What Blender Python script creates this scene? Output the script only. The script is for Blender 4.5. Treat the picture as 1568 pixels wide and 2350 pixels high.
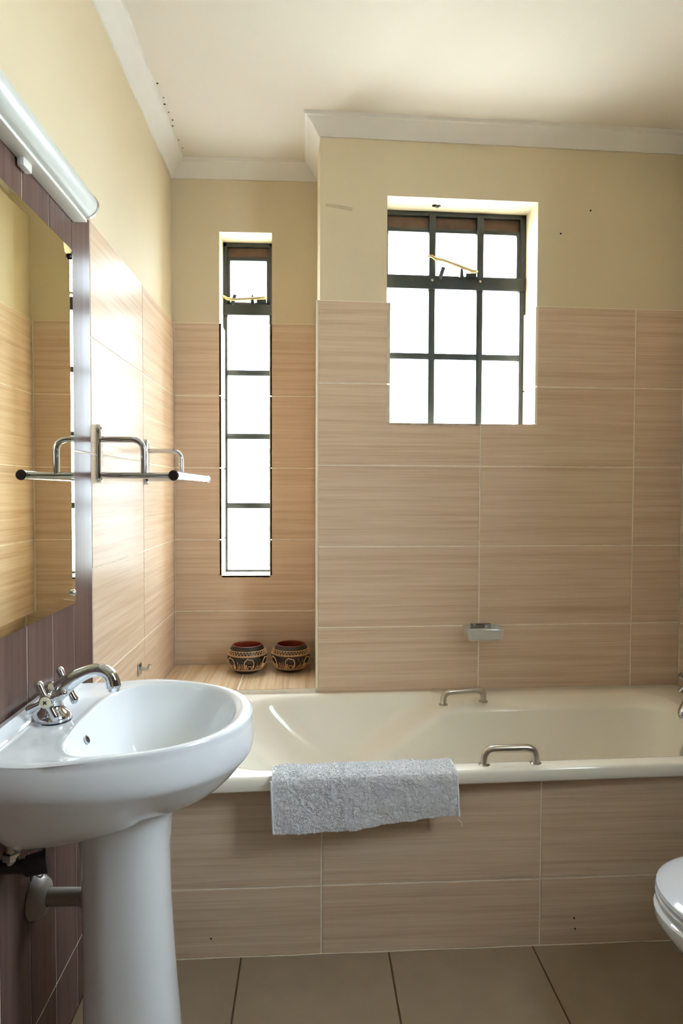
import bpy, math, random
from mathutils import Vector, Matrix, noise
random.seed(7)
S = bpy.context.scene
COL = S.collection
for o in list(bpy.data.objects): bpy.data.objects.remove(o)
PI = math.pi
# ------------------------------------------------------------------ camera
CAM = Vector((0.564545, 0.0, 1.260585))
def cam_axes(yaw, pitch, roll):
    f = Vector((math.sin(yaw)*math.cos(pitch), math.cos(yaw)*math.cos(pitch), math.sin(pitch)))
    r = Vector((math.cos(yaw), -math.sin(yaw), 0)); u = r.cross(f)
    return r*math.cos(roll)+u*math.sin(roll), -r*math.sin(roll)+u*math.cos(roll), f
cr, cu, cf = cam_axes(0.046453, -0.031235, 0.003111)
cd = bpy.data.cameras.new('camera'); cam = bpy.data.objects.new('camera', cd); COL.objects.link(cam)
m = Matrix.Identity(4)
for i in range(3):
    m[i][0] = cr[i]; m[i][1] = cu[i]; m[i][2] = -cf[i]; m[i][3] = CAM[i]
cam.matrix_world = m
cd.sensor_fit = 'VERTICAL'; cd.sensor_height = 36.0; cd.sensor_width = 24.0
cd.lens = 1550.0/2350.0*36.0; cd.clip_start = 0.01
S.camera = cam
# ------------------------------------------------------------------ world, daylight, exposure
W = bpy.data.worlds.new('sky'); S.world = W; W.use_nodes = True
bg = W.node_tree.nodes['Background']
bg.inputs[0].default_value = (0.76, 0.88, 1.0, 1); bg.inputs[1].default_value = 61.0
def portal(name, loc, sx, sy, rz):
    l = bpy.data.lights.new(name, 'AREA'); l.shape = 'RECTANGLE'; l.size = sx; l.size_y = sy
    l.cycles.is_portal = True
    o = bpy.data.objects.new(name, l); COL.objects.link(o)
    o.location = loc; o.rotation_euler = (-PI/2, 0, rz)   # emits towards -y, into the room
    return o
portal('daylight_portal', (0.295, 3.08, 1.62), 0.30, 1.55, 0)
portal('daylight_portal', (1.13, 2.735, 1.93), 0.66, 0.95, 0.0432)
portal('daylight_portal', (2.235, 0.64, 1.82), .64, 0.86, -PI/2)
S.view_settings.view_transform = 'Standard'; S.view_settings.look = 'None'
S.view_settings.gamma = 1.0; S.view_settings.use_curve_mapping = False
S.view_settings.exposure = 0.0
# ------------------------------------------------------------------ helpers
def lin(c):
    return tuple((x/12.92 if x <= .04045 else ((x+.055)/1.055)**2.4) for x in [v/255.0 for v in c])+(1,)
MATS = {}
def mat(name, rgb, rough=.5, metal=0.0, var=0.0, vscale=6.0, bump=0.0, bscale=60.0, spec=.5, coat=0.0):
    M = bpy.data.materials.new(name); M.use_nodes = True; nt = M.node_tree
    b = nt.nodes['Principled BSDF']; c = lin(rgb)
    b.inputs['Base Color'].default_value = c; b.inputs['Roughness'].default_value = rough
    b.inputs['Metallic'].default_value = metal; b.inputs['Specular IOR Level'].default_value = spec
    b.inputs['Coat Weight'].default_value = coat; b.inputs['Coat Roughness'].default_value = .08
    g = nt.nodes.new('ShaderNodeNewGeometry')
    if var > 0:
        n = nt.nodes.new('ShaderNodeTexNoise'); n.inputs['Scale'].default_value = vscale; n.inputs['Detail'].default_value = 5
        nt.links.new(g.outputs['Position'], n.inputs['Vector'])
        r = nt.nodes.new('ShaderNodeValToRGB')
        r.color_ramp.elements[0].position = .3; r.color_ramp.elements[1].position = .7
        r.color_ramp.elements[0].color = tuple(x*(1-var) for x in c[:3])+(1,)
        r.color_ramp.elements[1].color = tuple(min(1, x*(1+var)) for x in c[:3])+(1,)
        nt.links.new(n.outputs['Fac'], r.inputs[0]); nt.links.new(r.outputs[0], b.inputs['Base Color'])
    if bump > 0:
        n = nt.nodes.new('ShaderNodeTexNoise'); n.inputs['Scale'].default_value = bscale; n.inputs['Detail'].default_value = 4
        nt.links.new(g.outputs['Position'], n.inputs['Vector'])
        bp = nt.nodes.new('ShaderNodeBump'); bp.inputs['Strength'].default_value = bump; bp.inputs['Distance'].default_value = .01
        nt.links.new(n.outputs['Fac'], bp.inputs['Height']); nt.links.new(bp.outputs[0], b.inputs['Normal'])
    MATS[name] = M
    return M
def grain_mat(name, dark, mid, light, stretch, rough, fine=3.0, spec=.5):
    """tile glaze with streaks along one direction, shifted for every tile"""
    M = bpy.data.materials.new(name); M.use_nodes = True; nt = M.node_tree
    b = nt.nodes['Principled BSDF']; b.inputs['Roughness'].default_value = rough; b.inputs['Specular IOR Level'].default_value = spec
    g = nt.nodes.new('ShaderNodeNewGeometry'); oi = nt.nodes.new('ShaderNodeObjectInfo')
    mu = nt.nodes.new('ShaderNodeMath'); mu.operation = 'MULTIPLY'; mu.inputs[1].default_value = 37.0
    nt.links.new(oi.outputs['Random'], mu.inputs[0])
    ad = nt.nodes.new('ShaderNodeVectorMath'); ad.operation = 'ADD'
    nt.links.new(g.outputs['Position'], ad.inputs[0]); nt.links.new(mu.outputs[0], ad.inputs[1])
    fac = None
    for k, (sc, wt) in enumerate(((1.0, .62), (fine, .38))):
        ml = nt.nodes.new('ShaderNodeVectorMath'); ml.operation = 'MULTIPLY'
        ml.inputs[1].default_value = tuple(s*sc for s in stretch); nt.links.new(ad.outputs[0], ml.inputs[0])
        n = nt.nodes.new('ShaderNodeTexNoise'); n.inputs['Scale'].default_value = 1.0; n.inputs['Detail'].default_value = 4; n.inputs['Roughness'].default_value = .6
        nt.links.new(ml.outputs[0], n.inputs['Vector'])
        w = nt.nodes.new('ShaderNodeMath'); w.operation = 'MULTIPLY'; w.inputs[1].default_value = wt
        nt.links.new(n.outputs['Fac'], w.inputs[0])
        if fac is None: fac = w
        else:
            a = nt.nodes.new('ShaderNodeMath'); a.operation = 'ADD'
            nt.links.new(fac.outputs[0], a.inputs[0]); nt.links.new(w.outputs[0], a.inputs[1]); fac = a
    r = nt.nodes.new('ShaderNodeValToRGB'); e = r.color_ramp.elements
    e[0].position = .34; e[0].color = lin(dark); e[1].position = .66; e[1].color = lin(light)
    x = r.color_ramp.elements.new(.5); x.color = lin(mid)
    nt.links.new(fac.outputs[0], r.inputs[0]); nt.links.new(r.outputs[0], b.inputs['Base Color'])
    MATS[name] = M
    return M
def glass_mat(name, rgb, rough, trans=1.0, ior=1.45):
    M = mat(name, rgb, rough); b = M.node_tree.nodes['Principled BSDF']
    b.inputs['Transmission Weight'].default_value = trans; b.inputs['IOR'].default_value = ior
    return M
def pane_mat(name, clear):
    """obscured window glass: part of the light passes straight, part is scattered"""
    M = bpy.data.materials.new(name); M.use_nodes = True; nt = M.node_tree
    for n in list(nt.nodes):
        if n.type == 'BSDF_PRINCIPLED': nt.nodes.remove(n)
    out = [n for n in nt.nodes if n.type == 'OUTPUT_MATERIAL'][0]
    t = nt.nodes.new('ShaderNodeBsdfTransparent'); t.inputs[0].default_value = (.96, .985, .98, 1)
    d = nt.nodes.new('ShaderNodeBsdfTranslucent'); d.inputs[0].default_value = (.95, .97, .97, 1)
    mx = nt.nodes.new('ShaderNodeMixShader'); mx.inputs[0].default_value = clear
    nt.links.new(d.outputs[0], mx.inputs[1]); nt.links.new(t.outputs[0], mx.inputs[2]); nt.links.new(mx.outputs[0], out.inputs[0])
    MATS[name] = M
    return M

class MB:
    def __init__(s): s.v = []; s.f = []
    def add(s, vs, fs):
        k = len(s.v); s.v += [tuple(v) for v in vs]; s.f += [tuple(i+k for i in f) for f in fs]; return s
    def box(s, x0, x1, y0, y1, z0, z1, b=0.0):
        if b <= 0:
            return s.add([(x0,y0,z0),(x1,y0,z0),(x1,y1,z0),(x0,y1,z0),(x0,y0,z1),(x1,y0,z1),(x1,y1,z1),(x0,y1,z1)],
                         [(0,3,2,1),(4,5,6,7),(0,1,5,4),(1,2,6,5),(2,3,7,6),(3,0,4,7)])
        import bmesh
        bm = bmesh.new(); bmesh.ops.create_cube(bm, size=1)
        for v in bm.verts:
            v.co = Vector(((x0+x1)/2+v.co.x*(x1-x0), (y0+y1)/2+v.co.y*(y1-y0), (z0+z1)/2+v.co.z*(z1-z0)))
        bmesh.ops.bevel(bm, geom=bm.edges[:], offset=b, segments=2, affect='EDGES', profile=.6)
        bm.verts.index_update()
        s.add([v.co[:] for v in bm.verts], [[v.index for v in f.verts] for f in bm.faces]); bm.free(); return s
    def slab(s, O, U, V, N, u0, u1, v0, v1, t, b=.0012):
        """tile on a plane: base on the plane O, proud by t along N, arrises eased by b"""
        O, U, V, N = map(Vector, (O, U, V, N)); P = lambda u, v, n: O+U*u+V*v+N*n
        vs = []
        for (d, n) in ((0, 0), (0, t-b), (b, t)):
            vs += [P(u0+d, v0+d, n), P(u1-d, v0+d, n), P(u1-d, v1-d, n), P(u0+d, v1-d, n)]
        fs = [(8,9,10,11), (3,2,1,0)]
        for k in (0, 4):
            for i in range(4):
                j = (i+1) % 4; fs.append((k+i, k+j, k+4+j, k+4+i))
        if U.cross(V).dot(N) < 0: fs = [tuple(reversed(f)) for f in fs]
        return s.add(vs, fs)
    def prism(s, P, z0, z1):
        n = len(P); return s.add([(x, y, z0) for x, y in P]+[(x, y, z1) for x, y in P], [tuple(reversed(range(n))), tuple(range(n, 2*n))]+[(i, (i+1) % n, n+(i+1) % n, n+i) for i in range(n)])
    def rings(s, R, close0=True, close1=True, loop=True):
        n = len(R[0]); vs = [p for r in R for p in r]; fs = []
        for k in range(len(R)-1):
            for i in range(n if loop else n-1):
                j = (i+1) % n; fs.append((k*n+i, k*n+j, (k+1)*n+j, (k+1)*n+i))
        if close0: fs.append(tuple(reversed(range(n))))
        if close1: fs.append(tuple(range((len(R)-1)*n, len(R)*n)))
        return s.add(vs, fs)
    def tube(s, pts, r, n=12, caps=True):
        P = [Vector(p) for p in pts]; rr = r if isinstance(r, (list, tuple)) else [r]*len(P)
        T = []
        for i in range(len(P)):
            a = P[max(0, i-1)]; b = P[min(len(P)-1, i+1)]; T.append((b-a).normalized())
        nrm = T[0].orthogonal().normalized(); R = []
        for i in range(len(P)):
            nrm = (nrm-T[i]*nrm.dot(T[i])).normalized(); bi = T[i].cross(nrm)
            R.append([P[i]+(nrm*math.cos(2*PI*k/n)+bi*math.sin(2*PI*k/n))*rr[i] for k in range(n)])
        return s.rings(R, caps, caps)
    def lathe(s, prof, O=(0,0,0), A=(0,0,1), n=32, caps=False):
        O = Vector(O); A = Vector(A).normalized(); U = A.orthogonal().normalized(); V = A.cross(U)
        R = [[O+A*h+(U*math.cos(2*PI*k/n)+V*math.sin(2*PI*k/n))*r for k in range(n)] for r, h in prof]
        return s.rings(R, caps, caps)
    def ball(s, c, r, n=12, sc=(1,1,1)):
        R = []
        for k in range(1, n//2+1):
            a = PI*k/(n//2+1)
            R.append([(c[0]+sc[0]*r*math.sin(a)*math.cos(2*PI*i/n), c[1]+sc[1]*r*math.sin(a)*math.sin(2*PI*i/n), c[2]-sc[2]*r*math.cos(a)) for i in range(n)])
        return s.rings(R)
    def build(s, name, m, parent=None, smooth=None):
        me = bpy.data.meshes.new(name); me.from_pydata(s.v, [], s.f); me.validate(); me.update()
        me.materials.append(MATS[m] if isinstance(m, str) else m)
        if smooth is not None:
            me.shade_smooth(); me.set_sharp_from_angle(angle=math.radians(smooth))
        o = bpy.data.objects.new(name, me); COL.objects.link(o)
        if parent: o.parent = parent
        return o
def tag(o, label=None, cat=None, group=None, kind=None):
    if label: o['label'] = label
    if cat: o['category'] = cat
    if group: o['group'] = group
    if kind: o['kind'] = kind
    return o
def empty(name, loc=(0,0,0), rz=0):
    o = bpy.data.objects.new(name, None); COL.objects.link(o); o.location = loc; o.rotation_euler = (0,0,rz)
    o.empty_display_size = .05
    return o
def bez(p0, p1, p2, p3, n=12):
    p0, p1, p2, p3 = map(Vector, (p0, p1, p2, p3))
    return [p0*(1-t)**3+p1*3*t*(1-t)**2+p2*3*t*t*(1-t)+p3*t**3 for t in [i/n for i in range(n+1)]]
def fillet(pts, r, n=8):
    P = [Vector(p) for p in pts]; out = [P[0]]
    for i in range(1, len(P)-1):
        a = (P[i-1]-P[i]).normalized(); b = (P[i+1]-P[i]).normalized()
        A = P[i]+a*r; B = P[i]+b*r
        for k in range(n+1):
            t = k/n; out.append(A*(1-t)**2+P[i]*2*t*(1-t)+B*t*t)
    out.append(P[-1]); return out
def sst(a, b, x):
    t = max(0, min(1, (x-a)/(b-a))); return t*t*(3-2*t)
# ------------------------------------------------------------------ materials
mat('paint_cream', (217, 200, 168), .7, var=.02, vscale=2.5, bump=.04, bscale=90)
mat('paint_ceiling', (222, 211, 197), .8, var=.015, vscale=2.0)
mat('paint_cornice', (232, 226, 218), .6, var=.02, vscale=9)
mat('grout_cream', (240, 228, 210), .85, var=.08, vscale=30)
mat('grout_pink', (240, 224, 212), .85, var=.06, vscale=30)
mat('grout_floor', (82, 58, 36), .9, var=.25, vscale=25)
grain_mat('tile_beige', (194, 165, 138), (210, 184, 158), (220, 197, 173), (1.3, 1.3, 64), .30, spec=.013)
grain_mat('tile_ledge', (190, 158, 122), (210, 182, 148), (224, 202, 174), (46, 1.1, 1.1), .24)
grain_mat('tile_mauve', (86, 67, 61), (93, 73, 66), (101, 80, 72), (30, 30, .8), .22, spec=.02)
mat('tile_floor', (146, 128, 106), .38, var=.07, vscale=9, bump=.03, bscale=40)
mat('trim_cream', (236, 220, 194), .4)
mat('ceramic', (236, 238, 242), .07, coat=.4)
mat('bath_acrylic', (250, 243, 229), .12, coat=.3)
mat('chrome', (205, 208, 212), .08, metal=1)
mat('chrome_dull', (186, 178, 168), .28, metal=1)
mat('dark_cap', (52, 40, 36), .35, metal=.6)
mat('mirror', (226, 226, 206), .012, metal=1)
mat('mirror_back', (150, 148, 130), .6)
mat('frame_black', (32, 36, 34), .45, var=.15, vscale=20, bump=.15, bscale=70)
mat('frame_brown', (84, 60, 44), .7, var=.25, vscale=30)
mat('brass', (196, 176, 128), .35, metal=1)
mat('plastic_white', (226, 222, 212), .4)
mat('diffuser', (206, 206, 198), .35, coat=.0)
mat('towel_white', (251, 250, 253), .95, bump=.2, bscale=700, spec=.1)
_t = MATS['towel_white'].node_tree.nodes['Principled BSDF']; _t.inputs['Sheen Weight'].default_value = .5; _t.inputs['Sheen Roughness'].default_value = .5
mat('wood_black', (26, 19, 16), .35, var=.3, vscale=50)
mat('wood_red', (122, 50, 22), .45, var=.15, vscale=30)
mat('carve_buff', (226, 180, 128), .6, var=.2, vscale=60)
mat('pvc_grey', (150, 142, 134), .35)
mat('rubber_black', (20, 18, 18), .4)
mat('seat_plastic', (222, 226, 236), .12, coat=.4)
mat('smudge', (196, 178, 148), .8, var=.1, vscale=20)
mat('caulk', (70, 52, 36), .8, var=.3, vscale=40)
mat('button_cream', (232, 224, 190), .35)
mat('ground_pale', (205, 200, 188), .9, var=.1, vscale=1)
mat('door_brown', (92, 56, 34), .4, var=.15, vscale=4)
mat('hole_dark', (30, 26, 22), .9)
_m = mat('soap_glass', (232, 234, 230), .06, coat=.6); _m.node_tree.nodes['Principled BSDF'].inputs['Alpha'].default_value = .38
pane_mat('pane_obscure', .72)
# ------------------------------------------------------------------ room constants
H = 0.3
Z0 = 0.7547                              # a tile joint; the others are 0.3 m apart
ZTOP = Z0+4*H                            # top of the wall tiling
ROWS = [0.0, Z0-2*H, Z0-H, Z0, Z0+H, Z0+2*H, Z0+3*H, ZTOP]
YA = 2.8415; YR = 2.4816; XC = 0.5906; SK = 0.0432; XR = 1.996; YREAR = -2.0  # rear wall is unseen, set far back to weaken its bounce light
ZC = 2.605; RZ = math.atan(SK); YE = 1.7756
G = .0023                                # half a joint
PROUD = .0015                            # tile face in front of its joint
def tiles(parent, m, O, U, V, N, rects, t=.005):
    O = tuple(Vector(O)+Vector(N)*(t-PROUD)); t = PROUD
    for rc_ in rects:
        if isinstance(rc_, list):                 # one tile notched around an opening
            mb = MB()
            for (u0, u1, v0, v1) in rc_: mb.slab(O, U, V, N, u0, u1, v0, v1, t, .00002)
            mb.build('tile', m, parent); continue
        u0, u1, v0, v1 = rc_
        if u1-u0 < .006 or v1-v0 < .006: continue
        MB().slab(O, U, V, N, u0+G, u1-G, v0+G, v1-G, t, .0006).build('tile', m, parent)
def cut(rects, hole):
    """tile rectangles around a rectangular opening"""
    hu0, hu1, hv0, hv1 = hole; out = []
    for (u0, u1, v0, v1) in rects:
        if u1 <= hu0 or u0 >= hu1 or v1 <= hv0 or v0 >= hv1: out.append((u0, u1, v0, v1)); continue
        a, b = max(u0, hu0), min(u1, hu1)
        if u0 < hu0: out.append((u0, hu0, v0, v1))
        if u1 > hu1: out.append((hu1, u1, v0, v1))
        if v0 < hv0: out.append((a, b, v0, hv0))
        if v1 > hv1: out.append((a, b, hv1, v1))
    return out
def notch(rects, hole):
    """like cut, but the pieces of one tile stay together as one notched tile"""
    out = []
    for r in rects:
        u0, u1, v0, v1 = r
        if u1 <= hole[0] or u0 >= hole[1] or v1 <= hole[2] or v0 >= hole[3]: out.append(r); continue
        q = [(a, b, c, d) for (a, b, c, d) in cut([(u0+G, u1-G, v0+G, v1-G)], hole)]
        if v0 < hole[2]: out.append(q)                      # below the sill: connected pieces
        else: out += [[p] for p in q]
    return out
def wall_with_hole(mb, x0, x1, y0, y1, z0, z1, hole):
    hx0, hx1, hz0, hz1 = hole
    mb.box(x0, hx0, y0, y1, z0, z1); mb.box(hx1, x1, y0, y1, z0, z1)
    mb.box(hx0, hx1, y0, y1, z0, hz0); mb.box(hx0, hx1, y0, y1, hz1, z1)
    return mb
# ------------------------------------------------------------------ floor and ceiling
fl = tag(MB().box(-.2, XR+.2, YREAR-.2, 3.05, -.1, -PROUD).build('floor', 'grout_floor'),
         'beige square floor tiles with dark brown joints', kind='structure')
fj = [-.0215, .380, .7815, 1.183, 1.5845, 1.986]; fr = []
xs = [-.0] + fj[1:5] + [XR]
ys = [YREAR, -1.824, -1.423, -1.0215, -.62, -.2185, .183, .5845, .986, 1.3875, 1.825]
for a, b in zip(xs[:-1], xs[1:]):
    for c, d in zip(ys[:-1], ys[1:]): fr.append((a, b, c, d))
tiles(fl, 'tile_floor', (0,0,-.006), (1,0,0), (0,1,0), (0,0,1), fr, .006)
tag(MB().box(-.2, XR+.2, YREAR-.2, 3.05, ZC, ZC+.12).build('ceiling', 'paint_ceiling'), 'plain off-white painted ceiling', kind='structure')
# ------------------------------------------------------------------ left wall
wl = tag(MB().box(-.2, -.009, YREAR-.2, 3.05, -.006, ZC).build('wall_left', 'paint_cream'),
         'cream painted wall with beige tiles and a strip of dark mauve tiles behind the basin', kind='structure')
MB().box(-.009, -PROUD, YE-.0005, YA+.009, .0, ZTOP).build('grout_bed', 'grout_cream', wl)
MB().box(-.009, -PROUD, YREAR, YE-.0005, .0, ZTOP).build('grout_bed', 'grout_pink', wl)
rc = []
for z0, z1 in zip(ROWS[:-1], ROWS[1:]):
    for a, b in ((YE+.002, 2.3207), (2.3207, YA-.001)): rc.append((a, b, z0, z1))
tiles(wl, 'tile_beige', (-.005,0,0), (0,1,0), (0,0,1), (1,0,0), rc)
rm = []; y = YE; wm = .1352
mz = [0.0, Z0-2*H, Z0, Z0+2*H, ZTOP-.004]
while y > YREAR+.01:
    for z0, z1 in zip(mz[:-1], mz[1:]): rm.append((max(y-wm, YREAR), y, z0, z1))
    y -= wm
tiles(wl, 'tile_mauve', (-.005,0,0), (0,1,0), (0,0,1), (1,0,0), rm)
# ------------------------------------------------------------------ alcove wall with the slit window
WA = (.187, .404, .897, 2.331)
mb = wall_with_hole(MB(), -.009, XC+.009, YA+.009, YA+.209, -.006, ZC, WA)
wa = tag(mb.build('wall_alcove', 'paint_cream'), 'recessed alcove wall with a tall slit window, tiled below', kind='structure')
TA = (.187, .404, .897, ZTOP+.2)
for (a, b, c, d) in cut([(0, XC, .53, ZTOP)], TA): MB().box(a, b, YA+PROUD, YA+.009, c, d).build('grout_bed', 'grout_cream', wa)
ra = [(.001, XC-.003, a, b) for a, b in zip([.53]+ROWS[3:-1], ROWS[3:])]
tiles(wa, 'tile_beige', (0,YA+.005,0), (1,0,0), (0,0,1), (0,-1,0), notch(ra, (.193, .398, .903, 9)))
# reveal tiles of the slit window
for z0, z1 in zip([.903]+ROWS[4:-1], ROWS[4:]):
    MB().slab((.187, YA, 0), (0,1,0), (0,0,1), (1,0,0), 0, .128, z0+G, z1-G, .008).build('tile', 'trim_cream', wa)
    MB().slab((.404, YA, 0), (0,1,0), (0,0,1), (-1,0,0), 0, .128, z0+G, z1-G, .008).build('tile', 'trim_cream', wa)
MB().slab((.195, YA, .897), (1,0,0), (0,1,0), (0,0,1), 0, .201, 0, .128, .008).build('tile', 'trim_cream', wa)
# ------------------------------------------------------------------ return of the wall between alcove and bath
wr = tag(MB().box(XC+.009, XC+.2, 2.66, 3.05, -.006, ZC).build('wall_return', 'paint_cream'), 'narrow side wall between alcove and bath wall', kind='structure')
MB().box(XC+PROUD, XC+.009, YR+.006, YA+.005, .53, ZTOP).build('grout_bed', 'grout_cream', wr)
rr_ = [(YR+.008, YA-.002, a, b) for a, b in zip([.53]+ROWS[3:-1], ROWS[3:])]
tiles(wr, 'tile_beige', (XC+.005,0,0), (0,1,0), (0,0,1), (-1,0,0), rr_)
# ------------------------------------------------------------------ bath wall with the casement window (local frame, slightly skewed)
LB = (XR-XC)/math.cos(RZ)
WB = (.256, .826, 1.505, 2.343)
mb = wall_with_hole(MB(), .009, LB+.25, .009, .2, -.006, ZC, WB)
wb = tag(mb.build('wall_back', 'paint_cream'), 'cream painted wall above beige wood-grain tiles with square window over the bath', kind='structure')
wb.location = (XC, YR, 0); wb.rotation_euler = (0, 0, RZ)
for (a, b, c, d) in cut([(0.001, LB, .40, ZTOP)], (WB[0], WB[1], WB[2], 9)): MB().box(a, b, PROUD, .009, c, d).build('grout_bed', 'grout_cream', wb)
J1 = (1.2014-XC)/math.cos(RZ); J2 = (1.8014-XC)/math.cos(RZ)
rb = [(a, b, c, d) for c, d in zip([.40]+ROWS[3:-1], ROWS[3:]) for a, b in ((.002, J1), (J1, J2), (J2, LB-.001))]
tiles(wb, 'tile_beige', (0,.005,0), (1,0,0), (0,0,1), (0,-1,0), notch(rb, (.268, .829, 1.513, 9)))
for z0, z1 in zip([1.513, Z0+3*H], [Z0+3*H, ZTOP]):
    MB().slab((WB[0], 0, 0), (0,1,0), (0,0,1), (1,0,0), 0, .13, z0+G, z1-G, .012).build('tile', 'trim_cream', wb)
    MB().slab((WB[1]+.003, 0, 0), (0,1,0), (0,0,1), (-1,0,0), 0, .13, z0+G, z1-G, .010).build('tile', 'trim_cream', wb)
MB().slab((WB[0]+.012, 0, WB[2]), (1,0,0), (0,1,0), (0,0,1), 0, WB[1]-WB[0]-.02, 0, .13, .008).build('tile', 'trim_cream', wb)
# cream corner bead on the outer edge of the bath wall
MB().tube([(-.001, .002, .53), (-.001, .002, ZTOP+.0)], .0045, 8).build('corner_bead', 'trim_cream', wb, 40)
MB().add([(.028, .0083, 2.307), (.075, .0083, 2.303), (.128, .0083, 2.296), (.126, .0083, 2.281), (.08, .0083, 2.288), (.030, .0083, 2.294)], [(5,4,3,2,1,0)]).build('smudge', 'smudge', wb)
for (x, z) in ((.915, 2.23), (1.03, 2.32)): MB().lathe([(.0035, 0), (.0035, .001)], (x, .0088, z), (0,-1,0), 8, True).build('nail_hole', 'hole_dark', wb)
# ------------------------------------------------------------------ right wall, rear wall with door
W3 = (.34, .94, 1.42, 2.22)
mbr = MB()
for (a, b, c, d) in cut([(YREAR-.2, 2.75, -.006, ZC)], W3): mbr.box(XR+.009, XR+.2, a, b, c, d)
wri = tag(mbr.build('wall_right', 'paint_cream'), 'side wall with beige wood-grain tiles at the tap end of the bath', kind='structure')
for (a, b, c, d) in cut([(YREAR, 2.55, 0, ZTOP)], (W3[0], W3[1], W3[2], 9)): MB().box(XR+PROUD, XR+.009, a, b, c, d).build('grout_bed', 'grout_cream', wri)
rq = []
yy = [YREAR, -.46, .14, .74, 1.34, 1.94, 2.541]
for z0, z1 in zip(ROWS[:-1], ROWS[1:]):
    rq.append((1.7756, 2.16, z0, z1)); rq.append((2.16, 2.541, z0, z1))
tiles(wri, 'tile_beige', (XR+.005,0,0), (0,1,0), (0,0,1), (-1,0,0), rq)
tiles(wri, 'tile_mauve', (XR+.005,0,0), (0,1,0), (0,0,1), (-1,0,0), notch(rm, (W3[0], W3[1], W3[2], 9)))  # mauve tiling added out of view to darken the right side
wre = tag(wall_with_hole(MB(), -.2, XR+.2, YREAR-.2, YREAR-.009, -.006, ZC, (.9, 1.7, -.005, 2.05)).build('wall_rear', 'paint_cream'), 'cream painted wall opposite the bath', kind='structure')
dr = tag(MB().box(.905, 1.695, YREAR-.06, YREAR-.02, .004, 2.045, .003).build('door_1', 'door_brown'), 'closed brown timber bathroom door', kind='structure')
MB().tube(fillet([(1.64, YREAR-.02, 1.0), (1.64, YREAR+.035, 1.0), (1.53, YREAR+.035, 1.0)], .015), .008).build('door_handle', 'chrome', dr, 60)
# ------------------------------------------------------------------ cornice
prof = [(0, -.062), (.006, -.062), (.010, -.055), (.013, -.052), (.024, -.036), (.036, -.022), (.044, -.017), (.047, -.013), (.056, -.010), (.060, 0)]
path = [Vector((-.009, YREAR)), Vector((-.009, YA+.009)), Vector((XC+.009-.009*0, YA+.009)), Vector((XC+.009, YR+.009)), Vector((XR+.009, YR+.009+SK*(XR-XC))), Vector((XR+.009, YREAR))]
def offs(d):
    out = []
    for i, p in enumerate(path):
        ns = []
        for a, b in ((i-1, i), (i, i+1)):
            if a < 0 or b >= len(path): continue
            t = (path[b]-path[a]).normalized(); ns.append(Vector((t.y, -t.x)))
        if len(ns) == 1: out.append(p+ns[0]*d)
        else:
            n = (ns[0]+ns[1]); n = n/(n.dot(ns[0])); out.append(p+n*d)
    return out
OF = [offs(d) for d, h in prof]
lbl = ['white moulded cornice along the basin wall', 'white moulded cornice over the slit window alcove', 'short white cornice piece on the narrow side wall', 'white moulded cornice above the square window', 'white cornice along the tap-end wall']
for i in range(5):
    R = [[(OF[k][j].x, OF[k][j].y, ZC+prof[k][1]) for k in range(len(prof))] + [(path[j].x, path[j].y, ZC)] for j in (i, i+1)]
    tag(MB().rings(R).build('trim_%d' % (i+1), 'paint_cornice', None, 30), lbl[i], kind='structure')
t1 = bpy.data.objects['trim_1']
for (x, y, r) in ((.058, 2.30, .004), (.061, 2.38, .003), (.056, 2.42, .0045), (.060, 2.47, .003), (.063, 2.52, .0035), (.055, 2.56, .004), (.058, 2.66, .003), (.062, 2.72, .0028)):
    MB().lathe([(r, 0), (r*.8, .0008), (.0003, .001)], (x, y, ZC-.0012), (0,0,-1), 7).build('mould_speck', 'hole_dark', t1)
# ------------------------------------------------------------------ windows
def pane(parent, x0, x1, z0, z1, y):
    MB().box(x0, x1, y-.002, y+.002, z0, z1).build('pane', 'pane_obscure', parent)
def bar(parent, name, x0, x1, z0, z1, y0, y1, m='frame_black'):
    return MB().box(x0, x1, y0, y1, z0, z1, .002).build(name, m, parent, 40)
def stay(parent, xh, xt, z, zt, y):
    """brass casement stay: bent tail at xh, pivot at xt, with pin and black rest"""
    s = 1 if xt > xh else -1
    p = [(xh-.008*s, y-.012, z+.006), (xh+.006*s, y-.018, z+.007), (xh+.022*s, y-.018, z-.004), (xh+.05*s, y-.017, z-.006*(1 if zt >= z else 1)), (xt, y-.013, zt)]
    st = MB().tube(p, [.004, .006, .0075, .0062, .007], 8).build('window_stay', 'brass', parent, 50)
    MB().ball((xt, y-.013, zt), .012, 10, (1.5, .8, .7)).build('pivot', 'brass', st, 60)
    b = MB().box(xt-.03, xt+.012, y-.012, y, zt-.02, zt-.006, .003)
    b.build('stay_bracket', 'frame_black', parent, 40)
    MB().lathe([(.011, 0), (.008, .01), (.006, .03), (.0005, .044)], ((xh+xt*1.6)/2.6+.02*s, y-.009, zt-.024), (0,0,1), 8).build('stay_pin', 'frame_black', parent, 50)
    MB().tube(fillet([(xh+.045*s, y, zt-.024), (xh+.045*s, y-.010, zt-.018), (xh+.055*s, y-.012, zt+.012)], .006), .0085, 8).build('stay_rest', 'frame_black', parent, 50)
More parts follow.
